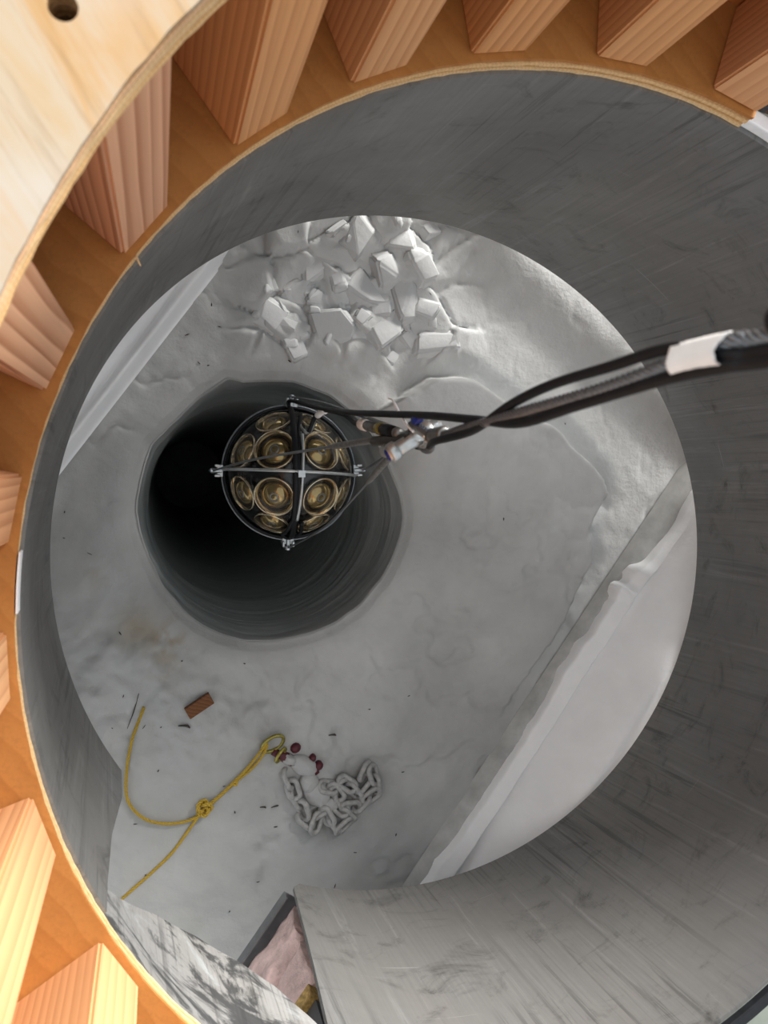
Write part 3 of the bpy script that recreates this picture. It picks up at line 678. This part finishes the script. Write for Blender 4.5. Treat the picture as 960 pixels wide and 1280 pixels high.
# braided cable grip between connector and shackle
e = one('cable_grip', [(.350, .034, 1.13), (.344, .034, 1.08), (.340, .034, 1.03), (.338, .035, .98)], .0080, M['grip'], 'dark braided grip sleeve behind the shackle pin', 'cable grip', 40, 12)
pz_ = smooth_path([(.345, .100, 1.04), (.345, .094, 1.065), (.346, .070, 1.10), (.347, .052, 1.135), (.350, .044, 1.150)], 20)
e = obj('cable_tie', sub(tube(pz_, [.0014] * 6 + [.0022] * 14, 6), pz_[-1]), M['white_paint'], loc=tuple(pz_[-1])); tagp(e, 'white plastic cable tie tail sticking up beside the shackle', 'cable tie')
bc = np.array((.349, .060, 1.17))
e = obj('blue_cap', tube([(0, 0, -.012), (0, 0, -.010), (.002, .002, .004), (.002, .002, .012)], [.005, .0075, .0065, .003], 12), M['blue'], loc=tuple(bc)); tagp(e, 'small dark blue cap above the shackle', 'cap')
# white tape binding the bundle
tp = smooth_path([(.3838, .0775, 1.687), (.388, .0785, 1.708), (.3915, .0795, 1.735)], 26)
T_, N_, B_ = frames(tp); V = []; F = []; k = 26
for i in range(len(tp)):
    for j in range(k):
        a = 2 * PI * j / k; rx = .0095 + .0015 * math.cos(3 * a + .4); ry = .0130 + .0012 * math.sin(2 * a)
        ex = np.array([0, 1., 0]) - T_[i] * T_[i][1]; ex /= np.linalg.norm(ex); ey = np.cross(T_[i], ex)
        wob = 1 + .05 * float(vnoise(np.array(i * .5), np.array(j * .9))) 
        off = (.010 if i == len(tp) - 1 else 0) * math.sin(a * 2 + 1) * .5
        V.append(tp[i] + wob * (ry * math.cos(a) * ex + rx * math.sin(a) * ey) + T_[i] * off)
for i in range(len(tp) - 1):
    for j in range(k): F.append((i * k + j, i * k + (j + 1) % k, (i + 1) * k + (j + 1) % k, (i + 1) * k + j))
o = obj('tape_wrap', ([tuple(v - tp[0]) for v in V], F), M['white'], loc=tuple(tp[0])); s_ = o.modifiers.new('s', 'SOLIDIFY'); s_.thickness = .001
tagp(o, 'white tape wrapped around the wire rope and black cables at right', 'tape')
bl = [(.4005, .094, 1.768), (.4010, .0942, 1.772), (.4020, .0945, 1.782), (.405, .0950, 1.83), (.409, .096, 1.90), (.410, .096, 1.905)]
o = obj('rubber_sleeve', sub(tube(smooth_path(bl, 30), [.002, .007, .010] + [.0115] * 24 + [.010, .007, .002], 16), bl[0]), M['black'], loc=bl[0]); tagp(o, 'black rubber sleeve at the top end of the taped cable bundle', 'sleeve')

# ------------------------------------------------------------------ things lying on the snow
def ground(pts, up=.005): return [(x, y, float(floor_h(x, y)) + up) for x, y in pts]
yr = empty('yellow_rope', (.10, -.985, .0), 'thin yellow rope with a knot lying in a loop on the snow', 'rope')
YO = np.array((.10, -.985, 0))
def yrope(pts, r=.0048, n=170, lift=None, name='rope_length'):
    g = ground(pts, r * .8)
    if lift: g = [(x, y, z + l) for (x, y, z), l in zip(g, lift)]
    p = smooth_path(g, n); obj(name, sub(cat_mesh(*strands(p, r, 3, .034, 6, False)), YO), M['yellow'], yr)
yrope([(-.055, -.68), (-.075, -.73), (-.089, -.769), (-.104, -.851), (-.103, -.935), (-.061, -.995), (.003, -1.020), (.069, -1.016), (.103, -.985)], lift=[0, 0, .004, .006, .006, .006, .004, .004, .008])
yrope([(.103, -.985), (.06, -1.045), (.013, -1.105), (-.043, -1.155), (-.101, -1.197), (-.16, -1.245)], n=110, lift=[.008, .004, 0, 0, 0, 0])
yrope([(.103, -.985), (.145, -.955), (.183, -.92), (.225, -.880), (.264, -.829), (.280, -.806)], n=110, lift=[.010, .008, .012, .012, .012, .012])
yrope([(.106, -.990), (.15, -.955), (.192, -.922), (.240, -.882), (.272, -.838), (.283, -.810)], n=110, lift=[.004, .004, .002, .006, .010, .012])
kz = float(floor_h(.103, -.985)) + .012
kn = smooth_path([(.103 + .016 * math.cos(q * 1.0) * (1 + .3 * math.cos(1.5 * q)), -.985 + .016 * math.sin(q) * (1 + .3 * math.cos(1.5 * q)), kz + .008 * math.sin(1.5 * q)) for q in np.linspace(0, 4 * PI, 40)], 160)
obj('knot', sub(cat_mesh(*strands(kn, .006, 3, .034, 6, False)), YO), M['yellow'], yr)
yrope([(.186, -.917), (.196, -.914), (.192, -.925), (.184, -.922)], n=40, lift=[.014] * 4, name='knot')
# chain
def link_mesh():
    p = []
    for q in np.linspace(0, 2 * PI, 26, endpoint=False):
        p.append((math.cos(q) * .015 + (.015 if math.cos(q) > 0 else -.015), math.sin(q) * .0165, 0))
    V, F = tube(p, .0080, 8, True); me = bpy.data.meshes.new('link'); me.from_pydata([tuple(v) for v in V], [], F); me.materials.append(M['chain'])
    me.polygons.foreach_set('use_smooth', [True] * len(F)); return me
lm = link_mesh()
chn = empty('steel_chain', (.48, -.99, 0), 'heap of frosted grey chain half buried in the snow', 'chain')
cp = smooth_path([(.345, -.925), (.36, -.965), (.385, -1.02), (.395, -1.06), (.425, -1.07), (.44, -1.03), (.465, -1.06), (.50, -1.095), (.525, -1.07), (.50, -1.035), (.47, -1.01), (.49, -.985), (.515, -1.03), (.555, -1.035), (.588, -1.015), (.612, -.985), (.600, -.935), (.578, -.930), (.57, -.965), (.545, -.990), (.525, -.965), (.505, -.955), (.49, -.975), (.455, -.965), (.43, -.985)], 800)
s = np.r_[0, np.cumsum(np.linalg.norm(np.diff(cp, axis=0), axis=1))]
nl = int(s[-1] / .036)
for i in range(nl):
    q = i * .036; x = np.interp(q, s, cp[:, 0]); y = np.interp(q, s, cp[:, 1]); x2 = np.interp(q + .01, s, cp[:, 0]); y2 = np.interp(q + .01, s, cp[:, 1])
    o = obj('link', lm, None, chn, loc=(x - .48, y + .99, float(floor_h(x, y)) + .003 + .008 * (i % 2) + random.uniform(-.002, .004)))
    o.rotation_euler = (D(28 if i % 2 else -52) + random.uniform(-.3, .3), random.uniform(-.15, .15), math.atan2(y2 - y, x2 - x) + random.uniform(-.2, .2))
# red hook pieces and rings, half under drifted snow
hk = empty('red_hook', (.39, -.87, 0), 'dark red chain hook mostly covered by drifted snow', 'hook')
def gz(x, y): return float(floor_h(x, y))
obj('hook_body', sub(tube(smooth_path([(.300, -.842, gz(.30, -.842) + .002), (.335, -.862, gz(.335, -.862) - .002), (.375, -.888, gz(.375, -.888) - .002), (.415, -.915, gz(.415, -.915) - .002), (.437, -.912, gz(.437, -.912) + .002)], 30), np.interp(np.arange(30), [0, 8, 22, 29], [.010, .017, .016, .010]), 10), (.39, -.87, 0)), M['red'], hk)
for x, y, r in ((.368, -.838, .016), (.419, -.874, .011), (.437, -.900, .014)):
    z = gz(x, y) - .001; obj('pin_end', sub(tube([(x, y, z - .01), (x, y, z + .008), (x + .004, y - .004, z + .015)], [r, r, r * .5], 10), (.39, -.87, 0)), M['red'], hk)
bmn = bmesh.new(); bmesh.ops.create_icosphere(bmn, subdivisions=4, radius=1)
for v in bmn.verts:
    n_ = .25 * float(fbm(np.array(v.co.x * 1.7 + 4), np.array(v.co.y * 1.7 + v.co.z + 9), 4)); v.co *= 1 + n_ * 1.4
dm = bpy.data.meshes.new('snow_drift'); bmn.to_mesh(dm); bmn.free(); dm.materials.append(M['drift']); dm.polygons.foreach_set('use_smooth', [True] * len(dm.polygons))
for x, y, sx, sy, sz, rz in ((.39, -.893, .05, .028, .024, -.6), (.345, -.868, .026, .016, .016, -.6), (.43, -.985, .055, .035, .024, -.9), (.465, -1.03, .035, .025, .022, .4), (.35, -.87, .022, .014, .022, -.6), (.405, -.945, .03, .03, .022, .2)):
    o = obj('snow_drift', dm, None, floor, loc=(x, y, gz(x, y) + .002)); o.scale = (sx, sy, sz); o.rotation_euler = (0, 0, rz)
for (x, y, r, a, tl, lab) in ((.300, -.815, .034, .5, .45, 'larger tarnished brass ring holding the yellow rope'), (.322, -.850, .022, 1.0, .9, 'smaller tarnished brass ring beside the red hook')):
    p = []
    for q in np.linspace(0, 2 * PI, 32, endpoint=False):
        v = Matrix.Rotation(a, 3, 'Z') @ (Matrix.Rotation(tl, 3, 'X') @ Vector((r * math.cos(q), r * .75 * math.sin(q), 0))); p.append(tuple(v))
    o = obj('brass_ring', tube(p, .0052, 8, True), M['olive'], loc=(x, y, gz(x, y) + .012)); tagp(o, lab, 'ring')
# scrap wood and splinters
o = obj('wood_scrap', box(0, 0, 0, .078, .036, .016), M['brown'], smooth=False, loc=(.094, -.685, gz(.094, -.685) + .010)); o.rotation_euler = (.06, .08, .52); bevel(o, .002)
o.data.transform(Matrix.Shear('XZ', 4, (.06, .1))); tagp(o, 'small brown scrap of wood lying on the snow above the yellow rope', 'wood scrap')
def splinter(name, a, b, r, label, cat):
    p0 = np.array((*a, gz(*a) + .003)); p1 = np.array((*b, gz(*b) + .003)); mid = (p0 + p1) / 2 + (r * 1.5, r, r)
    o = obj(name, sub(tube(smooth_path([p0, mid, p1], 10), np.interp(np.arange(10), [0, 5, 9], [r * .4, r, r * .3]), 6), p0), M['twig'], loc=tuple(p0)); tagp(o, label, cat)
splinter('splinter', (-.068, -.640), (-.100, -.735), .0018, 'long thin dark splinter beside the free end of the yellow rope', 'splinter')
splinter('splinter', (.036, -.742), (.068, -.750), .0042, 'short black splinter just below the brown wood scrap', 'splinter')
splinter('splinter', (.468, -.812), (.492, -.818), .0035, 'short dark splinter right of the brass rings', 'splinter')
splinter('splinter', (.262, -1.005), (.280, -1.010), .003, 'left one of two short dark splinters left of the chain', 'splinter')
splinter('splinter', (.295, -1.010), (.318, -1.008), .003, 'right one of two short dark splinters left of the chain', 'splinter')
parts = []
for i in range(130):
    u = random.uniform(-.15, 1.3); v = random.uniform(-1.4, .9); x, y = uv2xy(u, v)
    if math.hypot(x - HC[0], y - HC[1]) < .42: continue
    if random.random() > (.35 if x > .6 else .9): continue
    z = gz(x, y) + .001; a = random.uniform(0, PI); L = random.uniform(.002, .007); r = random.uniform(.0010, .0022)
    parts.append(tube([(x - L * math.cos(a), y - L * math.sin(a), z), (x, y, z + r * .6), (x + L * math.cos(a), y + L * math.sin(a), z)], [r * .4, r, r * .4], 5))
o = obj('wood_crumbs', cat_mesh(*parts), M['twig']); tagp(o, 'tiny dark wood crumbs scattered over the snow floor', 'debris', kind='stuff')
